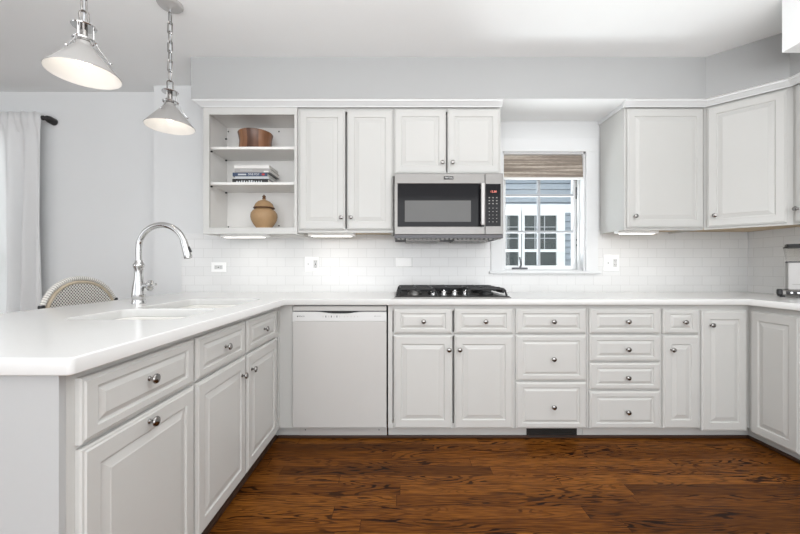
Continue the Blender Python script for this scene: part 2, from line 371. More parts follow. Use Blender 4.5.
tube(bm, [(.992-WX0, 2.945-W, .025), (.998-WX0, 2.935-W, .05), (.992-WX0, 2.93-W, .085), (.984-WX0, 2.925-W, .115)], [.008, .007, .006, .008], 8)
struct('crank_handle', bm, 'ink', wn, True)

# dining window behind the curtain
wd = bpy.data.objects.new('window_2', None); C.objects.link(wd); wd['kind'] = 'structure'; wd.location = (DX0, LW, DZ0)
bm = bmesh.new(); a, h = DX1-DX0, DZ1-DZ0
for x in (0, a/2-.03, a-.06): box(bm, x, x+.06, .03, .07, 0, h)
for z in (0, h/2-.03, h-.06): box(bm, 0, a, .031, .069, z, z+.06)
struct('window_frame', bm, 'trim', wd); struct('pane', B(.02, a-.02, .045, .05, .02, h-.02), 'glass', wd)

# ------------------------------------------------------------------ outdoors
struct('ground', B(-12, 14, 3.09, 14, -.06, -.03), 'grass')
HY = 6.5
hs = thing('neighbouring_house', 'blue grey lap-sided house with white trimmed windows seen outside the kitchen window', 'house', (2, HY, -.03))
bm = bmesh.new(); pitch = .1165
loops = []
z = 2.19-20*pitch
k = 0
zz = -.0
while zz < 4.2:
    zt_ = zz+pitch-.009
    for yy, z_ in ((-.024, zz), (-.004, zt_), (.03, zt_), (.03, zz+pitch)): loops.append([(-7, yy, z_), (6, yy, z_)])
    zz += pitch
vl = loft(bm, loops, False, False, False)
box(bm, -7, 6, .031, .3, 0, zz)
obj('siding', bm, 'siding', hs)
obj('trim_board', B(-4.5, 4, -.055, 0, 2.135, 2.285), 'htrim', hs)
def house_window(x0, x1):
    z0, z1, zm = 1.144, 2.053, 1.415
    x0 -= 2; x1 -= 2; dz = .03
    bm = bmesh.new()
    box(bm, x0-.06, x0, -.06, 0, z0-.1+dz, z1+.08+dz); box(bm, x1, x1+.06, -.06, 0, z0-.1+dz, z1+.08+dz)
    box(bm, x0, x1, -.06, 0, z1+dz, z1+.08+dz); box(bm, x0, x1, -.06, 0, z0-.1+dz, z0+dz); box(bm, x0, x1, -.05, 0, zm-.025+dz, zm+.025+dz)
    f = obj('window', bm, 'htrim', hs)
    obj('pane', B(x0, x1, -.026, -.02, z0+dz, z1+dz), 'hpane', f)
    bm = bmesh.new()
    for q in (.34, .64): box(bm, x0+(x1-x0)*q-.007, x0+(x1-x0)*q+.007, -.036, -.026, zm+dz, z1+dz)
    for zq in (1.845, 1.64): box(bm, x0, x1, -.035, -.026, zq-.007+dz, zq+.007+dz)
    obj('muntin', bm, 'muntin', f)
house_window(2.257, 2.84); house_window(1.567, 2.15); house_window(.877, 1.46)
obj('corner_casing', B(.90, .99, -.058, 0, 1.0, 2.135), 'htrim', hs)
sh = thing('leafy_shrub', 'small green shrub against the grey siding at lower right of the window view', 'plant', (3.09, 6.2, -.03))
bm = bmesh.new()
for i in range(5): tube(bm, [(0, 0, 0), (random.uniform(-.05, .05), random.uniform(-.04, .04), .6), (random.uniform(-.1, .1), random.uniform(-.07, .07), 1.15)], .006, 6)
obj('stem', bm, 'lea', sh)
bm = bmesh.new()
for i in range(170):
    h = random.uniform(.3, 1.30); a = random.uniform(0, 6.28); r = random.uniform(.02, .13)*(1.25-h*.5)
    p = Vector((r*math.cos(a), r*math.sin(a), h)); d = Vector((math.cos(a), math.sin(a), random.uniform(.1, 1.4))).normalized()*.085; s = d.cross(Vector((0, 0, 1))).normalized()*.017
    v = [bm.verts.new(q) for q in (p, p+d*.5+s, p+d, p+d*.5-s)]; bm.faces.new(v)
obj('foliage', bm, 'lea', sh)

# ------------------------------------------------------------------ cabinets
KN = None
def knob(parent, x, z, y=-.019):
    global KN
    if KN is None:
        bm = bmesh.new(); lathe(bm, [(.0075, 0), (.0075, .002), (.0045, .005), (.0042, .012), (.008, .0155), (.0142, .019), (.0150, .022), (.0135, .0255), (.008, .028), (0, .029)], n=20, axis='-y')
        o = obj('knob', bm, 'nickel', parent, True); KN = o.data
    else:
        o = bpy.data.objects.new('knob', KN); C.objects.link(o); o.parent = parent
    o.location = (x, y, z); return o
def fronts(t, lst, yf=0):
    """(kind, x0, x1, z0, z1, knob) in the cabinet's own frame"""
    for kind, x0, x1, z0, z1, kn in lst:
        if kind == 'door': bm = panel(x1-x0, z1-z0, x0, z0, .05, .055, .030, y0=yf)
        else:
            hz = z1-z0; bm = panel(x1-x0, hz, x0, z0, .042, .030 if hz < .2 else .034, .020, y0=yf)
        o = obj(kind, bm, 'paint', t)
        if kn: knob(o, kn[0], kn[1], yf-.019)
def base_carcass(t, w, d=.60, zt=.872, cols=None, rail=None, toe=True, left_end=0, toe_vent=None, zb=.088, ztop=None):
    """box set back behind a face frame, toe kick below"""
    bm = bmesh.new(); ff = .02
    box(bm, 0, w, ff+.03, d, zb, ztop or zt)
    if ztop: box(bm, 0, w, d-.02, d, ztop, zt)
    cols = cols or [(0, w)]
    box(bm, 0, .028, 0, ff+.03, zb, zt); box(bm, w-.028, w, 0, ff+.03, zb, zt)
    box(bm, .028, w-.028, 0, ff+.03, zt-.035, zt); box(bm, .028, w-.028, 0, ff+.03, zb, zb+.03)
    for z in (rail or []): box(bm, .028, w-.028, .001, ff, z-.014, z+.014)
    for x in cols[1:] if cols and not isinstance(cols[0], tuple) else []: pass
    obj('carcass', bm, 'paint', t)
    obj('toe_kick', B(0, w, .052, .07, 0, zb), 'paint', t)
FY = 2.275      # plane of the face frames on the back run
def lx(v, x0): return v-x0
# range base
x0 = -.076
t = thing('base_cabinet', 'white base cabinet with two drawers over two doors below the gas cooktop', 'cabinet', (x0, FY, 0))
base_carcass(t, .803, rail=[.688])
fronts(t, [('drawer', .035, .409, .694, .853, (.225, .773)), ('drawer', .422, .796, .694, .853, (.617, .773)),
           ('door', .035, .409, .090, .683, (.386, .594)), ('door', .422, .796, .090, .683, (.454, .594))])
# three drawer base
x0 = .727
t = thing('base_cabinet', 'white base cabinet with three drawers, two deep ones, above the dark floor vent', 'cabinet', (x0, FY, 0))
base_carcass(t, .466, rail=[.688, .390])
fronts(t, [('drawer', .009, .457, .694, .853, (.244, .772)), ('drawer', .009, .457, .395, .684, (.244, .535)), ('drawer', .009, .457, .090, .386, (.244, .232))])
obj('vent_grille', (lambda b: (box(b, .100, .427, .044, .052, .004, .082), [box(b, .108, .419, .036, .044, .012+i*.011, .0165+i*.011) for i in range(6)], b)[-1])(bmesh.new()), 'vent', t)
# four drawer base
x0 = 1.195
t = thing('base_cabinet', 'white base cabinet with a stack of four drawers', 'cabinet', (x0, FY, 0))
base_carcass(t, .468, rail=[.688, .512, .333])
fronts(t, [('drawer', .010, .459, .694, .853, (.247, .772)), ('drawer', .010, .459, .517, .684, (.247, .597)), ('drawer', .010, .459, .338, .508, (.245, .417)), ('drawer', .010, .459, .090, .328, (.245, .200))])
# small drawer over narrow door
x0 = 1.663
t = thing('base_cabinet', 'narrow white base cabinet with one small drawer above one slim door', 'cabinet', (x0, FY, 0))
base_carcass(t, .245, rail=[.688])
fronts(t, [('drawer', .009, .237, .692, .850, (.138, .769)), ('door', .009, .237, .090, .682, (.060, .594))])
# corner cabinet with bi-fold door
t = thing('corner_base_cabinet', 'white corner base cabinet with a two-leaf folding door at the inner right corner', 'cabinet', (1.908, FY, 0))
bm = bmesh.new()
pts = [(0, 0), (.302+.02, 0), (.302+.02, -.33), (.91, -.33), (.91, .6), (0, .6)]
loft(bm, [[(x, y, .088) for x, y in pts], [(x, y, .872) for x, y in pts]]); obj('carcass', bm, 'paint', t)
bm = bmesh.new(); box(bm, 0, .372, .052, .07, 0, .088); box(bm, .372, .39, -.33, .07, 0, .088); obj('toe_kick', bm, 'paint', t)
d = obj('door', panel(.288, .767, .010, .073, .05, .055, .03), 'paint', t); knob(d, .063, .750)
bm = panel(.278, .767, 0, .073, .05, .055, .03); bm.transform(Matrix.Translation((.322, -.026, 0)) @ Matrix.Rotation(R(-90), 4, 'Z')); obj('door', bm, 'paint', t)
# right run toward the camera (mostly outside the frame)
t = thing('base_cabinet', 'white base cabinet on the right wall, cut off by the right edge of the photo', 'cabinet', (2.230, 1.945, 0), -90)
base_carcass(t, .60, d=.59)
fronts(t, [('drawer', .01, .59, .694, .853, (.30, .773)), ('door', .01, .295, .09, .683, (.27, .594)), ('door', .305, .59, .09, .683, (.33, .594))])

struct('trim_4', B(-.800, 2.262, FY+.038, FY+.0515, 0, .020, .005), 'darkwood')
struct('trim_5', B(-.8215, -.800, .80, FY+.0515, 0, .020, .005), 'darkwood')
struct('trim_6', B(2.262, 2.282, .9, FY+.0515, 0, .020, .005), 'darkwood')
# dishwasher
dx = -.685
t = thing('dishwasher', 'white built-in dishwasher with a front control strip under the counter', 'dishwasher', (dx, FY, 0))
wd_ = .603
obj('tub_body', B(.004, wd_-.004, .012, .60, .09, .872), 'black', t)
obj('top_trim', B(.003, wd_-.005, -.012, .012, .838, .868, .002), 'appl', t)
bm = bmesh.new(); n = 24
lo = []
for i in range(n+1):
    u = i/n; x = .003+u*(wd_-.007); s = math.exp(-((u-.5)/.17)**4)
    zt = .832-.012*s
    lo.append([(x, 0, .772), (x, -.019, .772), (x, -.021, .776), (x, -.019, zt-.004), (x, -.013, zt), (x, 0, zt)])
loft(bm, lo); cp = obj('control_strip', bm, 'appl2', t)
text('lettering', 'BOSCH', .011, (.062, -.0212, .804), 'ink', cp)
obj('logo_mark', (lambda b: lathe(b, [(.0045, 0), (.0045, .0006)], .036, -.0205, .804, 14, '-y'))(bmesh.new()), 'ink', cp)
for i in range(7): obj('button', B(.195+i*.0175, .2+i*.0175, -.0215, -.0195, .797, .809), 'ink' if i % 2 else 'appl', cp)
for i in range(5): obj('button', B(.33+i*.021, .335+i*.021, -.0215, -.0195, .798, .807), 'appl', cp)
obj('logo_mark', B(.524, .529, -.0214, -.0195, .803, .808), 'ink', cp); obj('printed_mark', B(.533, .565, -.0213, -.0195, .8045, .8065), 'bookg', cp)
dr = obj('door', B(.003, wd_-.004, -.021, .012, .098, .7715, .003), 'appl', t)
tk = obj('toe_panel', B(.028, wd_-.004, .045, .056, .003, .097, .001), 'appl', t)
for x in (.068, .548): obj('screw', (lambda b: lathe(b, [(.004, 0), (.004, .002)], x, .045, .055, 12, '-y'))(bmesh.new()), 'ink', tk)

# peninsula (fronts face +x).  local x = world y, local y = -world x
PX = -.770; P0 = .820
t = thing('base_cabinet', 'white peninsula cabinet nearest the camera with a wide drawer above one door', 'cabinet', (PX, P0, 0), 90)
base_carcass(t, .491, d=.60, rail=[.688])
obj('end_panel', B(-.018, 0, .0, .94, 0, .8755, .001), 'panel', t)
obj('back_panel', B(.0, .491, .60, .62, 0, .8755), 'panel', t)
fronts(t, [('drawer', .022, .484, .694, .853, (.245, .783)), ('door', .022, .484, .100, .683, (.245, .655))])
x0 = P0+.491
t = thing('sink_cabinet', 'white peninsula cabinet under the sink with two drawer fronts and two doors', 'cabinet', (PX, x0, 0), 90)
base_carcass(t, FY-x0, d=.60, rail=[.688], ztop=.70)
f = lambda y: y-x0
fronts(t, [('drawer', f(1.318), f(1.736), .694, .853, (f(1.53), .775)), ('drawer', f(1.755), f(2.177), .694, .853, (f(1.965), .775)),
           ('door', f(1.318), f(1.736), .100, .683, (f(1.690), .600)), ('door', f(1.755), f(2.177), .100, .683, (f(1.800), .600))])
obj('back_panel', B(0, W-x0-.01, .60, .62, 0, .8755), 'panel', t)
# corner filler beside the dishwasher
t = thing('filler_panel', 'plain white corner filler between the peninsula and the dishwasher', 'cabinet', (-.77, FY, 0))
obj('panel', B(.0, .083, 0, .60, .088, .8748), 'paint', t); obj('toe_kick', B(-.05, .1115, .052, .07, 0, .088), 'paint', t)

# ------------------------------------------------------------------ countertop with sink cutouts
def spline2d(cu, pts):
    s = cu.splines.new('POLY'); s.points.add(len(pts)-1); s.use_cyclic_u = True
    for p, q in zip(s.points, pts): p.co = (q[0], q[1], 0, 1)
def rrect(x0, x1, y0, y1, r, n=6):
    out = []
    for cx, cy, a0 in ((x1-r, y1-r, 0), (x0+r, y1-r, 90), (x0+r, y0+r, 180), (x1-r, y0+r, 270)):
        for i in range(n+1):
            a = R(a0+90*i/n); out.append((cx+r*math.cos(a), cy+r*math.sin(a)))
    return out
basins = [(-1.315, -.870, 1.37, 1.715), (-1.315, -.870, 1.755, 2.255)]
cu = bpy.data.curves.new('c', 'CURVE'); cu.dimensions = '2D'; cu.fill_mode = 'BOTH'
cu.extrude = .0155; cu.bevel_depth = .0045; cu.bevel_resolution = 2; cu.offset = -.0045
EX, EY = -.728, 2.241
outer = [(-1.74, .787), (EX-.012, .787), (EX-.004, .790), (EX, .799), (EX, EY), (2.195, EY), (2.195, -.3), (XR-.009, -.3), (XR-.009, W-.009), (-1.74, W-.009)]
spline2d(cu, outer)
for b in basins: spline2d(cu, rrect(b[0], b[1], b[2], b[3], .05)[::-1])
co = bpy.data.objects.new('c', cu); C.objects.link(co)
me = bpy.data.meshes.new_from_object(co); bpy.data.objects.remove(co); me.transform(Matrix.Translation((0, 0, .8950)))
me.materials.clear(); me.materials.append(M['counter'])
ct = thing('countertop', 'white quartz countertop wrapping the peninsula, back wall and right wall', 'countertop', (-1.2, 1.5, .876))
me.transform(Matrix.Translation((1.2, -1.5, -.876)))
o = bpy.data.objects.new('slab', me); C.objects.link(o); o.parent = ct
# lower edge moulding, a second step under the lip
bm = bmesh.new(); e2 = .009
# sink
sk = thing('sink', 'white double-bowl undermount sink set into the peninsula countertop', 'sink', (-1.09, 1.81, .72))
for b in basins:
    bm = bmesh.new(); cx, cy = -1.09, 1.81; zb = .72
    def lp(ins, z, r): return [(x-cx, y-cy, z-zb) for x, y in rrect(b[0]+ins, b[1]-ins, b[2]+ins, b[3]-ins, r)]
    loft(bm, [lp(-.008, .8745, .055), lp(-.002, .8755, .05), lp(.003, .872, .05), lp(.006, .85, .05), (lp(.015, .74, .06)), lp(.03, .724, .05), lp(.06, .720, .04)], True, False, True)
    loft(bm, [lp(-.008, .8745, .055), lp(-.006, .73, .06), lp(.02, .71, .05)], True, False, True)
    bs = obj('basin', bm, 'sink', sk, True)
    bm = bmesh.new(); lathe(bm, [(.042, .0), (.042, .003), (.03, .004), (.025, .001), (0, .001)], (b[0]+b[1])/2-cx, (b[2]+b[3])/2-cy, .0005, 24); obj('drain', bm, 'chrome', bs, True)

# faucet
fx, fy = -1.436, 1.955
t = thing('faucet', 'tall chrome gooseneck faucet behind the sink on the peninsula', 'faucet', (fx, fy, .915))
bm = bmesh.new(); lathe(bm, [(.033, 0), (.034, .008), (.031, .014), (.031, .03), (.034, .036), (.0335, .055), (.030, .09), (.0235, .13), (.0215, .16), (.0225, .19), (.027, .205), (.0285, .212), (.026, .219), (.020, .226), (.018, .24)], n=32)
obj('body', bm, 'chrome', t, True)
bm = bmesh.new(); pts = [(0, 0, .225), (0, 0, .30)]
for i in range(0, 21):
    a = R(180-i*168/20); pts.append((.128+.128*math.cos(a), -.005*i/20, .305+.128*math.sin(a)))
tube(bm, pts, .0155, 16); obj('spout', bm, 'chrome', t, True)
e = Vector(pts[-1]); dv = (Vector(pts[-1])-Vector(pts[-2])).normalized()
bm = bmesh.new(); tube(bm, [e-dv*.02, e+dv*.0, e+dv*.03, e+dv*.075, e+dv*.085], [.017, .018, .0185, .0215, .019], 18); sp = obj('spray_head', bm, 'chrome', t, True)
bm = bmesh.new(); tube(bm, [e+dv*.02+Vector((.017, 0, 0)), e+dv*.05+Vector((.022, 0, 0))], .007, 10); obj('spray_button', bm, 'black', sp, True)
bm = bmesh.new(); lathe(bm, [(.012, -.015), (.012, .03), (.024, .034), (.029, .040), (.029, .050), (.020, .057), (.006, .06)], 0.018, .0, .100, 24, 'x')
tube(bm, [(.055, .01, .100), (.056, .035, .102), (.056, .052, .104)], [.008, .006, .008], 10); obj('handle', bm, 'chrome', t, True)

# ------------------------------------------------------------------ cooktop
t = thing('gas_cooktop', 'black gas cooktop with cast iron grates and steel knobs on the back counter', 'cooktop', (.341, 2.53, .915))
obj('steel_rim', B(-.379, .379, -.232, .252, 0, .007, .002), 'steel', t)
obj('glass_top', B(-.371, .371, -.224, .246, .007, .012, .001), 'cookglass', t)
burn = [(-.24, -.09), (-.24, .12), (.25, -.09), (.25, .12), (0, .12)]
for i, (x, y) in enumerate(burn):
    bm = bmesh.new(); lathe(bm, [(.05, 0), (.05, .012), (.043, .018), (.036, .018), (.036, .024), (.03, .027), (0, .028)], x, y, .012, 28); obj('burner', bm, 'steel' if i == 0 else 'iron', t, True)
for gx0, gx1 in ((-.345, -.13), (-.125, .105), (.11, .330)):
    bm = bmesh.new(); zt = .064
    y0, y1 = (-.205, .215) if gx0 != -.125 else (-.03, .215)
    for x in (gx0, gx1): box(bm, x, x+.011, y0, y1, zt-.034, zt, .003)
    for y, dp in ((y0, .012), (y1-.011, .05), ((y0+y1)/2, .030)): box(bm, gx0, gx1+.011, y, y+.011, zt-dp, zt, .003)
    xm = (gx0+gx1)/2; box(bm, xm-.004, xm+.007, y0, y1, zt-.010, zt+.002, .003)
    for y in (y0+.1, y1-.1): box(bm, gx0, gx1+.01, y, y+.01, zt-.010, zt+.002, .003)
    for x in (gx0, gx1):
        for y in (y0, y1-.012):
            sx = -.022 if (x == gx0) else .022
            tube(bm, [(x+.006, y+.006, zt-.006), (x+.006+sx*.5, y+.006, zt-.015), (x+.006+sx, y+.006, .014)], .007, 8)
    obj('grate', bm, 'iron', t)
for i, x in enumerate((-.118, -.048, .025, .097)):
    bm = bmesh.new(); lathe(bm, [(.024, 0), (.024, .004), (.018, .007), (.017, .026), (.014, .030), (0, .031)], x, -.15, .012, 20); box(bm, x-.005, x+.005, -.17, -.13, .036, .050, .002); obj('knob', bm, 'chrome', t, True)

# ------------------------------------------------------------------ upper cabinets
UY = 2.571
def upper(t, w, z0, z1, d=.312, tan=True, ends=(.03, .03), top=.03):
    bm = bmesh.new(); box(bm, 0, w, .05, d, z0+.018, z1); box(bm, 0, .016, .05, d, z0, z0+.018); box(bm, w-.016, w, .05, d, z0, z0+.018)
    box(bm, 0, .028, 0, .05, z0, z1); box(bm, w-.028, w, 0, .05, z0, z1); box(bm, .028, w-.028, 0, .05, z1-.035, z1); box(bm, .028, w-.028, 0, .05, z0, z0+.03)
    obj('carcass', bm, 'paint', t)
    if tan: obj('raw_underside', B(.017, w-.017, .051, d-.005, z0+.014, z0+.018), 'tan', t)
# open shelf cabinet
x0 = -1.413; wo = .674; t = thing('open_shelf_cabinet', 'white open wall cabinet with two shelves, leftmost above the counter', 'cabinet', (x0, UY, 1.354))
hc = 2.275-1.354; bm = bmesh.new()
box(bm, 0, .018, .0, .318, 0, hc); box(bm, wo-.018, wo, 0, .318, 0, hc); box(bm, .018, wo-.018, .0, .318, .028, .046); box(bm, .018, wo-.018, 0, .318, .885, hc); box(bm, .018, wo-.018, .30, .318, 0, hc)
obj('carcass', bm, 'interior', t)
bm = bmesh.new(); box(bm, 0, .043, -.019, 0, 0, hc, .0015); box(bm, wo-.02, wo, -.019, 0, 0, hc, .0015); box(bm, .043, wo-.02, -.019, 0, 0, .046, .0015); box(bm, .043, wo-.02, -.019, 0, .858, hc, .0015)
obj('face_frame', bm, 'paint', t)
for z in (1.735, 1.993): obj('shelf', B(.019, wo-.019, .018, .299, z-.019-1.354, z-1.354, .001), 'interior', t)
for z in (1.735-.025, 1.993-.025, 2.14):
    for y in (.05, .27):
        if z > 2.1 and y < .1: continue
        bm = bmesh.new(); lathe(bm, [(.0060, 0), (.0060, .012)], .018, y, z-1.354, 8, 'x'); obj('shelf_pin', bm, 'black', t)
for x, z in ((.028, 2.21), (.436, 2.21), (.028, 1.44), (.436, 1.45)):
    bm = bmesh.new(); lathe(bm, [(.006, 0), (.006, .003)], x, .300, z-1.354, 8, '-y'); obj('screw_cap', bm, 'black', t)
# double door
t = thing('wall_cabinet', 'tall two-door white wall cabinet between the open shelves and the microwave', 'cabinet', (-.738, UY, 0))
upper(t, .690, 1.366, 2.275)
fronts(t, [('door', .012, .343, 1.385, 2.246, (.317, 1.471)), ('door', .358, .684, 1.385, 2.246, (.386, 1.472))])
# above microwave
t = thing('wall_cabinet', 'short two-door white wall cabinet directly above the microwave', 'cabinet', (-.047, UY, 0))
upper(t, .774, 1.775, 2.275, tan=False)
fronts(t, [('door', .007, .378, 1.789, 2.253, (.351, 1.865)), ('door', .389, .764, 1.789, 2.253, (.424, 1.865))])
# right of window
t = thing('wall_cabinet', 'single-door white wall cabinet right of the window', 'cabinet', (1.621, UY, 0))
upper(t, .570, 1.386, 2.275)
fronts(t, [('door', .014, .562, 1.400, 2.256, (.062, 1.481))])
# diagonal corner
t = thing('corner_wall_cabinet', 'diagonal single-door white wall cabinet in the right-hand corner', 'cabinet', (2.196, UY, 0), -45)
fw = .435
def rot(p): # world -> local
    a = R(45); x, y = p[0]-2.196, p[1]-UY; return (x*math.cos(a)-y*math.sin(a), x*math.sin(a)+y*math.cos(a))
poly = [rot(p) for p in ((2.196, UY), (2.196+fw*.7071, UY-fw*.7071), (XR-.002, UY-fw*.7071), (XR-.002, W-.009), (2.196, W-.009))]
bm = bmesh.new(); loft(bm, [[(x, y, 1.404) for x, y in poly], [(x, y, 2.275) for x, y in poly]]); box(bm, 0, fw, 0, .022, 1.386, 1.4045); obj('carcass', bm, 'paint', t)
bm = bmesh.new(); sh_ = [(x*.94+.012, y*.93+.026) for x, y in poly]; loft(bm, [[(x, y, 1.400) for x, y in sh_], [(x, y, 1.4039) for x, y in sh_]]); obj('raw_underside', bm, 'tan', t)
fronts(t, [('door', .018, .408, 1.400, 2.256, (.062, 1.481))])
# right wall
xe = 2.196+fw*.7071; ye = UY-fw*.7071
t = thing('wall_cabinet', 'white wall cabinet on the right wall, only a sliver at the photo edge', 'cabinet', (xe, ye, 0), -90)
upper(t, .60, 1.386, 2.275, d=XR-xe-.002, tan=False)
fronts(t, [('door', .022, .295, 1.400, 2.256, (.045, 1.481)), ('door', .305, .59, 1.400, 2.256, (.34, 1.481))])

# crown moulding swept along the cabinet tops
def crown(name, path, lead=None):
    prof = [(0, 2.262), (.010, 2.262), (.012, 2.268), (.022, 2.274), (.036, 2.285), (.046, 2.290), (.048, 2.2995), (0, 2.2995)]
    bm = bmesh.new(); loops = []
    P = [Vector(p) for p in path]
    for i, p in enumerate(P):
        a = (P[i]-P[i-1]).normalized() if i else (P[1]-P[0]).normalized()
        b = (P[i+1]-P[i]).normalized() if i < len(P)-1 else a
        na, nb = Vector((a.y, -a.x)), Vector((b.y, -b.x)); m_ = (na+nb).normalized(); k = 1/max(.3, m_.dot(na))
        loops.append([(p.x+m_.x*d*k, p.y+m_.y*d*k, z) for d, z in prof])
    loft(bm, loops); return struct(name, bm, 'trim')
cy = UY-.019
crown('trim_1', [(-1.414, W-.001), (-1.414, cy+.002), (.728, cy+.002)])
struct('trim_3', B(1.610, 1.620, cy+.01, W-.001, 2.268, 2.2995, .003), 'trim')
crown('trim_2', [(1.596, cy+.002), (2.188, cy+.002), (xe-.018, ye-.010), (xe-.018, .9)])

# ------------------------------------------------------------------ microwave
mz = 1.327
t = thing('microwave', 'stainless over-the-range microwave with dark glass door above the cooktop', 'microwave', (.342, 2.49, mz))
hw = .381; H = .446
obj('housing', B(-hw, hw, .03, .39, .012, H, .002), 'steel', t)
dv_ = .253-.009
# door frame
bm = bmesh.new(); x1 = .253
box(bm, -hw, x1, 0, .03, H-.072, H, .003); box(bm, -hw, x1, 0, .03, .018, .073, .003); box(bm, -hw, -hw+.022, 0, .03, .07, H-.07, .001); box(bm, x1-.004, x1, 0.004, .03, .07, H-.07)
dr = obj('door', bm, 'steel', t)
obj('door_glass', B(-hw+.022, x1-.004, .003, .028, .073, H-.072), 'glassblk', dr)
obj('mesh_screen', B(-.308, .155, .0015, .003, .107, .256), 'screen', dr)  # door mesh window; its grey also stands in for reflected cabinets
bm = bmesh.new(); box(bm, .2165, .243, -.048, -.030, .078, H-.075, .006, 3)
for z in (.10, H-.10): box(bm, .222, .238, -.032, .004, z-.010, z+.010, .002)
obj('handle', bm, 'satin', dr, True)
bm = bmesh.new(); box(bm, x1+.002, hw, 0, .03, .018, H, .003); cpn = obj('control_side', bm, 'steel', t)
pn = obj('control_panel', B(x1+.006, hw-.018, -.0015, .003, .075, H-.074), 'glassblk', cpn)
text('display', '12:30', .020, (.312, -.0025, .317), 'display', pn)
for r in range(3):
    for c in range(3): obj('button', B(.278+c*.026, .288+c*.026, -.0028, -.0012, .272-r*.021, .278-r*.021), 'steel', pn)
for r in range(5):
    for c in range(3): obj('button', B(.279+c*.026, .286+c*.026, -.0028, -.0012, .200-r*.024, .204-r*.024), 'bookg', pn)
bd = obj('badge', B(-.035, .032, -.003, .0, H-.043, H-.021, .001), 'black', dr); text('badge_lettering', 'MAYTAG', .0135, (-.0015, -.0034, H-.032), 'plate', bd)
bm = bmesh.new(); box(bm, -hw, hw, .002, .37, -.008, .0175, .002); obj('bottom_grille', bm, 'ink', t)
bm = bmesh.new()
for i in range(24): box(bm, -hw+.02+i*.031, -hw+.038+i*.031, .02, .06, -.014, -.008)
box(bm, -.30, -.05, .09, .33, -.022, -.008, .002); box(bm, .05, .30, .09, .33, -.022, -.008, .002)
obj('grease_filter', bm, 'steel', t)

# ------------------------------------------------------------------ under-cabinet lights
def uc_light(x0, x1, y, z, label, p=.26):
    wl = x1-x0; t = thing('under_cabinet_light', label, 'light', (x0, y, z), 0, None)
    obj('housing', B(-.03, wl+.03, -.012, .04, -.012, .016, .002), 'plate', t)
    obj('lens', B(0, wl, -.008, .030, -.016, -.012, .001), 'lens', t)
    for x in (-.022, wl+.022): obj('end_clip', (lambda b: lathe(b, [(.004, -.018), (.004, -.013)], x, 0, 0, 8))(bmesh.new()), 'bookg', t)
    l = bpy.data.lights.new('strip_light', 'AREA'); l.shape = 'RECTANGLE'; l.size = wl; l.size_y = .03; l.energy = p; l.color = (1, .96, .90)
    o = bpy.data.objects.new('strip_light', l); C.objects.link(o); o.parent = t; o.location = (wl/2, 0, -.022)
uc_light(-1.316, -1.023, 2.67, 1.353, 'lit white strip light under the open shelf cabinet')
uc_light(-.66, -.368, 2.67, 1.361, 'lit white strip light under the tall two-door wall cabinet')
uc_light(1.63+.03, 1.907, 2.67, 1.381, 'lit white strip light under the wall cabinet right of the window')

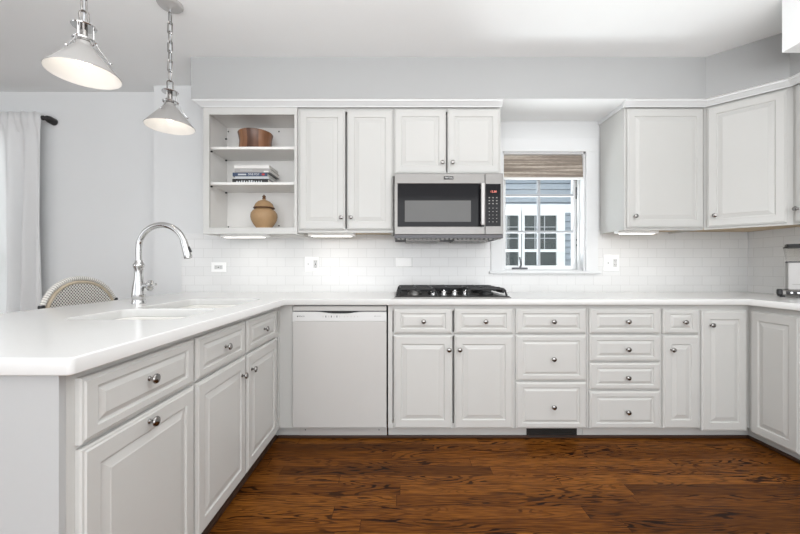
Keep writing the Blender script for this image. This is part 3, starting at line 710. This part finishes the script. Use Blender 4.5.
# ------------------------------------------------------------------ pendants
def link(bm, c, rot_, L=.066, Wd=.024, r=.0034):
    pts = []
    for i in range(16):
        a = 2*math.pi*i/16; x = Wd/2*math.cos(a); z = (L-Wd)/2*(1 if math.sin(a) > 0 else -1)+Wd/2*math.sin(a)
        pts.append((c[0]+x*math.cos(rot_), c[1]+x*math.sin(rot_), c[2]+z))
    tube(bm, pts, r, 6, True)
def pendant(y, label, twist):
    zr = 1.900; X0 = -1.288
    t = thing('pendant_lamp', label, 'lamp', (X0, y, CZ), 0)
    g = zr-CZ   # rim height in local coords
    bm = bmesh.new(); ro, ri = .1225, .034; hz = .113; n = 48
    lathe(bm, [(ro, g), (ro+.0008, g+.003), (ri, g+hz), (.028, g+hz+.004), (.026, g+hz+.018), (.0245, g+hz+.018), (.0245, g+hz+.004)], n=n, caps=False); sh = obj('shade', bm, 'shade_out', t, True)
    bm = bmesh.new(); lathe(bm, [(ro-.0003, g+.0002), (ri-.003, g+hz-.004), (.0, g+hz-.004)], n=n, caps=False); obj('shade_lining', bm, 'shade_in', sh, True)
    bm = bmesh.new(); lathe(bm, [(0, .03), (.012, .034), (.026, .052), (.030, .07), (.024, .092), (.014, .105), (.013, .124)], 0, 0, g, 20); bb = obj('bulb', bm, 'bulb', t, True)
    l = bpy.data.lights.new('bulb_light', 'POINT'); l.energy = .22; l.shadow_soft_size = .03; l.color = (1, .93, .84)
    lo_ = bpy.data.objects.new('bulb_light', l); C.objects.link(lo_); lo_.parent = t; lo_.location = (0, 0, g+.012)
    z0 = g+hz
    bm = bmesh.new()
    lathe(bm, [(.0, .016), (.022, .016), (.020, .03), (.012, .034), (.012, .085), (0, .085)], 0, 0, z0, 24)      # socket
    obj('socket', bm, 'nickel', t, True)
    bm = bmesh.new(); lathe(bm, [(.0, .080), (.040, .080), (.042, .083), (.040, .087), (.006, .089), (.006, .10)], 0, 0, z0, 32); obj('top_disc', bm, 'chrome', t, True)
    bm = bmesh.new(); pts = [(.034*math.cos(a*math.pi/12), .034*math.sin(a*math.pi/12), z0+.028) for a in range(24)]; tube(bm, pts, .0045, 8, True); obj('ring', bm, 'chrome', t, True)
    for k in range(3):
        a = twist+k*2*math.pi/3; ca, sa = math.cos(a), math.sin(a)
        bm = bmesh.new(); tube(bm, [(.030*ca, .030*sa, z0+.082), (.030*ca, .030*sa, z0+.028)], .003, 8)
        slope = (ro-ri)/hz
        tube(bm, [(.038*ca, .038*sa, z0+.030), (.045*ca, .045*sa, z0+.010), ((.045+slope*.045)*ca, (.045+slope*.045)*sa, z0-.040)], .0028, 8)
        e_ = ((.047+slope*.047), z0-.042); lathe(bm, [(0, -.006), (.005, -.003), (.006, 0), (.005, .003), (0, .006)], e_[0]*ca, e_[0]*sa, e_[1], 10)
        lathe(bm, [(0, -.007), (.005, -.004), (.007, 0), (.005, .004), (0, .007)], .036*ca, .036*sa, z0+.028, 10)
        obj('strut', bm, 'chrome', t, True)
    bm = bmesh.new(); z = z0+.118; k = 0
    link(bm, (0, 0, z), .4, .062, .030, .0036); z += .058; k = 1
    while z < -.05:
        link(bm, (0, 0, z), k*math.pi/2+.05); z += .0535; k += 1
    obj('chain', bm, 'nickel', t, True)
    bm = bmesh.new(); tube(bm, [(0, 0, z0+.09), (0.003, 0, (z0)/2), (0, 0, -.02)], .002, 6); obj('cord', bm, 'bookl', t, True)
    bm = bmesh.new(); lathe(bm, [(.065, -.0005), (.065, -.008), (.058, -.016), (.02, -.020), (.008, -.03), (0, -.031)], 0, 0, 0, 32); obj('canopy', bm, 'satin', t, True)
pendant(1.449, 'grey cone pendant lamp on a chain over the near end of the peninsula', .6)
pendant(1.992, 'smaller-looking grey cone pendant lamp on a chain, farther from the camera', .6)

# ------------------------------------------------------------------ outlets
def plate(x, z, w_, h_, kind, label):
    t = thing('outlet_plate', label, 'outlet', (x, W-.008, z))
    obj('cover', B(-w_/2, w_/2, -.006, 0, -h_/2, h_/2, .002), 'plate', t)
    if kind == 'h':
        obj('socket_face', B(-.034, .034, -.0075, -.005, -.0165, .0165, .002), 'appl2', t)
        bm = bmesh.new(); 
        for sx in (-.02, .02):
            for dz in (-.006, .006): box(bm, sx-.004, sx+.004, -.0085, -.007, dz-.0012, dz+.0012)
        obj('slots', bm, 'ink', t)
        obj('test_button', B(-.006, .006, -.0095, -.0072, -.003, .003), 'black', t)
    if kind == 'd':
        s = 1 if 'right' in label else -1
        f = obj('socket_face', B(.012, .046, -.0075, -.005, -.034, .034, .002), 'appl2', t)
        bm = bmesh.new()
        for z_ in (-.017, .017):
            for dx_ in (-.006, .006): box(bm, .029+dx_-.0013, .029+dx_+.0013, -.0085, -.007, z_-.002, z_+.007)
            lathe(bm, [(.0026, 0), (.0026, .0012)], .029, -.007, z_-.008, 8, '-y')
        obj('slots', bm, 'ink', t)
        if s < 0: obj('test_button', B(.026, .033, -.0095, -.0072, -.006, .004), 'black', t)
        obj('switch_toggle', B(-.033, -.025, -.016, -.005, -.009, .009, .002), 'appl2', t)
plate(-1.468, 1.115, .120, .078, 'h', 'horizontal white outlet left of the open shelves, nearest the sink')
plate(-.713, 1.140, .112, .122, 'd', 'square white outlet and switch plate under the tall wall cabinet')
plate(.031, 1.157, .130, .072, 'b', 'blank white horizontal wall plate above the left end of the cooktop')
plate(1.712, 1.150, .124, .132, 'd', 'square white outlet and switch plate right of the window')

# ------------------------------------------------------------------ roman shade
t = thing('roman_shade', 'woven brown bamboo roman shade pulled up at the top of the window', 'blind', (1.168, 2.925, 2.036))
bm = bmesh.new(); prof = [(-.0, 0), (-.006, -.002)]
z = 0
pp = [(0, .0), (-.012, -.03), (-.016, -.075), (-.020, -.080), (-.014, -.085), (-.020, -.115), (-.024, -.150), (-.028, -.156), (-.022, -.162), (-.026, -.175), (-.028, -.186)]
lo = [[(-.325, y, z_) for y, z_ in pp]+[(-.325, .012, -.186), (-.325, .012, 0)], [(.325, y, z_) for y, z_ in pp]+[(.325, .012, -.186), (.325, .012, 0)]]
loft(bm, lo); obj('fabric_folds', bm, 'blind', t)
obj('bottom_bar', B(-.326, .326, -.030, .010, -.200, -.186, .003), 'bookw', t)
obj('head_rail', B(-.325, .325, -.012, .03, 0, .002), 'trim', t)

# ------------------------------------------------------------------ things on the open shelves
bowl = thing('wooden_bowl', 'deep wooden salad bowl of brown staves on the top open shelf', 'bowl', (-1.105, 2.722, 1.993), 12)
bm = bmesh.new(); lathe(bm, [(0, 0), (.118, 0), (.122, .006), (.117, .045), (.115, .075), (.121, .115), (.127, .137), (.124, .142), (.117, .139), (.112, .115), (.107, .075), (.106, .045), (.10, .015), (0, .012)], n=64, caps=False); obj('bowl', bm, 'stave', bowl, True)
jx = -1.038
t = thing('ginger_jar', 'tan carved jar with a domed lid on the bottom open shelf', 'jar', (jx, 2.715, 1.400))
bm = bmesh.new(); lathe(bm, [(0, 0), (.052, 0), (.054, .006), (.055, .012), (.075, .04), (.092, .072), (.098, .100), (.095, .125), (.080, .147), (.062, .157), (.060, .166)], n=40, caps=True); obj('body', bm, 'jar', t, True)
bm = bmesh.new(); lathe(bm, [(.060, .162), (.076, .162), (.079, .166), (.076, .171), (.060, .171)], n=40); obj('rim', bm, 'jarrim', t, True)
bm = bmesh.new(); lathe(bm, [(.074, .171), (.071, .178), (.062, .198), (.044, .216), (.022, .226), (.012, .229), (.011, .236)], n=40); ld = obj('lid', bm, 'jar', t, True)
bm = bmesh.new(); lathe(bm, [(.011, .236), (.015, .239), (.009, .244), (.014, .252), (.012, .258), (.006, .262), (.005, .268), (0, .270)], n=20); obj('finial', bm, 'jarrim', ld, True)
z = 1.735
books = [('bookk', .030, -.020, .262, 'thick black book with pale spine lettering, bottom of the shelf stack', 0),
         ('bookl', .018, .0, .25, 'thin silver grey book second from the bottom of the shelf stack', 0),
         ('bookb', .028, -.018, .256, 'dark blue book with white spine lettering in the middle of the stack', 0),
         ('bookg', .030, -.004, .262, 'grey book with faint lettering just under the top book', 0),
         ('bookw', .026, -.006, .258, 'white book lying on top of the shelf stack', 0)]
for cm, th, dx_, wb, lab, rz in books:
    bx = -1.212+dx_; t = thing('book', lab, 'book', (bx, 2.612, z+.0003), 0, 'books stacked flat on the middle open shelf')
    c = .0025
    bm = bmesh.new(); box(bm, 0, wb, 0, .20, 0, c); box(bm, 0, wb, 0, .20, th-c-.0006, th-.0006); box(bm, 0, wb, -.0, c, c, th-c); cv = obj('cover', bm, cm, t)
    obj('pages', B(.004, wb-.004, c, .195, c, th-c-.0006), 'page', t)
    if cm == 'bookb':
        text('spine_lettering', 'ONE POT', .020, (.155, -.0006, th/2), 'bookw', cv); obj('spine_mark', B(.04, .10, -.0008, 0, .008, .019), 'bookl', cv); obj('spine_logo', B(.215, .235, -.0008, 0, .007, .021), 'red', cv)
    if cm == 'bookk':
        for i in range(11): obj('spine_mark', B(.03+i*.018, .03+i*.018+random.uniform(.005, .012), -.0008, 0, .003, random.uniform(.012, .020)), 'bookl', cv)
    if cm == 'bookg':
        obj('spine_mark', B(.04, .13, -.0008, 0, .016, .020), 'bookl', cv); obj('spine_label', B(.215, .25, -.0008, 0, .002, .012), 'bookw', cv)
    z += th

# ------------------------------------------------------------------ coffee maker
t = thing('coffee_grinder', 'steel coffee grinder with clear hopper and black lid at the right counter end', 'coffee grinder', (2.680, 2.405, .915), -42)
bm = bmesh.new(); box(bm, -.085, .085, -.09, .075, .012, .048, .008, 3); bs = obj('base', bm, 'steel', t)
obj('base_grip', B(-.098, -.070, -.100, -.05, .010, .054, .008), 'black', t)
obj('front_strip', B(-.055, .07, -.096, -.089, .020, .042, .003), 'black', bs)
for x in (-.03, 0, .03): obj('button', (lambda b: lathe(b, [(.006, 0), (.006, .004)], x, -.096, .031, 12, '-y'))(bmesh.new()), 'chrome', bs)
for x in (-.07, .07):
    for y in (-.07, .055): obj('foot', (lambda b: lathe(b, [(.013, 0), (.012, .012)], x, y, 0, 12))(bmesh.new()), 'black', t)
col_ = obj('column', B(-.045, .055, -.06, .06, .048, .232, .006), 'column', t); obj('printed_mark', B(-.024, .014, -.0606, -.058, .083, .088), 'bookg', col_)
def rl(h, s_, z_): return [(x+.005, y, z_) for x, y in rrect(-h, h, -s_, s_, .015)]
bm = bmesh.new(); loft(bm, [rl(.048, .055, .238), rl(.060, .066, .330)]); obj('hopper', bm, 'carafe', t, True)
obj('hopper_collar', B(-.046, .056, -.056, .056, .230, .240, .003), 'ink', t)
bm = bmesh.new(); loft(bm, [rl(.062, .068, .330), rl(.062, .068, .338), rl(.055, .062, .342), rl(.054, .060, .356)]); obj('lid', bm, 'black', t, True)

# ------------------------------------------------------------------ bistro stool
t = thing('bistro_stool', 'black and white woven bistro counter stool tucked behind the peninsula', 'stool', (-1.89, 2.10, 0))
a_, zc, hh = .268, .80, .262
def arch(a, h, x, n=40, low=.66):
    pts = [(x+.03, -a*.86, low)]
    for i in range(n+1):
        an = math.pi*(1-i/n); c_, s_ = math.cos(an), math.sin(an)
        y = a*(1 if c_ > 0 else -1)*abs(c_)**.92; pts.append((x+.02*(y/a)**2, y, zc+h*s_**.95))
    pts.append((x+.03, a*.86, low)); return pts
bm = bmesh.new(); tube(bm, arch(a_-.012, hh-.012, -.005), .013, 10); obj('back_frame', bm, 'rim', t, True)
bm = bmesh.new(); tube(bm, arch(a_-.035, hh-.034, .002), .009, 8); obj('inner_rim', bm, 'seatw', t, True)
ar = arch(a_-.035, hh-.034, .0)
bm = bmesh.new(); loops = []
for p in ar: loops.append([(p[0], p[1], p[2]), (p[0], p[1], .66), (p[0]+.004, p[1], .66), (p[0]+.004, p[1], p[2]+.0005)])
loft(bm, loops[1:-1]); obj('woven_back', bm, 'weave', t)
for s_ in (-1, 1):
    bm = bmesh.new(); lathe(bm, [(.0, -.012), (.014, -.01), (.016, 0), (.014, .01), (0, .012)], .015, s_*(a_-.028), .905, 12); obj('rim_tie', bm, 'black', t, True)
bm = bmesh.new(); loft(bm, [[(x, y, z_) for x, y in rrect(.0, .42, -.22, .22, .08)] for z_ in (.635, .665)]); obj('seat', bm, 'weave', t)
for sx in (.03, .39):
    for sy in (-.19, .19):
        bm = bmesh.new(); tube(bm, [(sx, sy, .64), (sx+(.02 if sx > .2 else -.03), sy*1.08, 0)], .014, 10); obj('leg', bm, 'seatw', t, True)
bm = bmesh.new(); pts = [(.02, -.20, .22), (.40, -.20, .22), (.40, .20, .22), (.02, .20, .22)]; tube(bm, pts, .009, 8, True); obj('stretcher', bm, 'seatw', t, True)

# ------------------------------------------------------------------ curtain and rod
t = thing('curtain', 'sheer white gathered curtain hanging on a black rod at the left', 'curtain', (-3.5, 2.93, 2.36))
bm = bmesh.new(); nx, nz = 150, 30; verts = []
for j in range(nz+1):
    v = j/nz; row = []
    for i in range(nx+1):
        u = i/nx; xe_ = .548+.016*math.sin(v*3.0)
        x = -.75+u*(xe_+.75)
        amp = .010+.028*min(1, v*2.5)
        y = amp*(math.sin(u*62+1.2*math.sin(v*2.2+u*5))+.5*math.sin(u*31+v*1.5))*1.0
        if v < .045: y = (.014+.008*math.sin(u*150))*(-1)
        row.append(bm.verts.new((x, y-.0, .03-v*2.33-(.006*math.sin(u*90) if j == 0 else 0))))
    verts.append(row)
for j in range(nz):
    for i in range(nx): bm.faces.new((verts[j][i], verts[j][i+1], verts[j+1][i+1], verts[j+1][i]))
cl = obj('cloth', bm, 'sheer', t, True)
md = cl.modifiers.new('thick', 'SOLIDIFY'); md.thickness = .0015
t = thing('curtain_rod', 'black curtain rod with a curved end at the upper left', 'curtain rod', (-3.5, 2.93, 2.345))
bm = bmesh.new(); tube(bm, [(-1.0, .004, 0), (.53, .004, 0), (.556, .004, 0)], .010, 12); obj('rod', bm, 'rodm', t, True)
bm = bmesh.new(); tube(bm, [(.552, .0, .0), (.556, 0, .0), (.566, .0, .0), (.570, 0, .0), (.580, .006, .0), (.588, .022, -.003), (.590, .044, -.007), (.590, .064, -.009)], [.012, .019, .019, .014, .024, .029, .029, .030], 16); obj('end_elbow', bm, 'rodm', t, True)
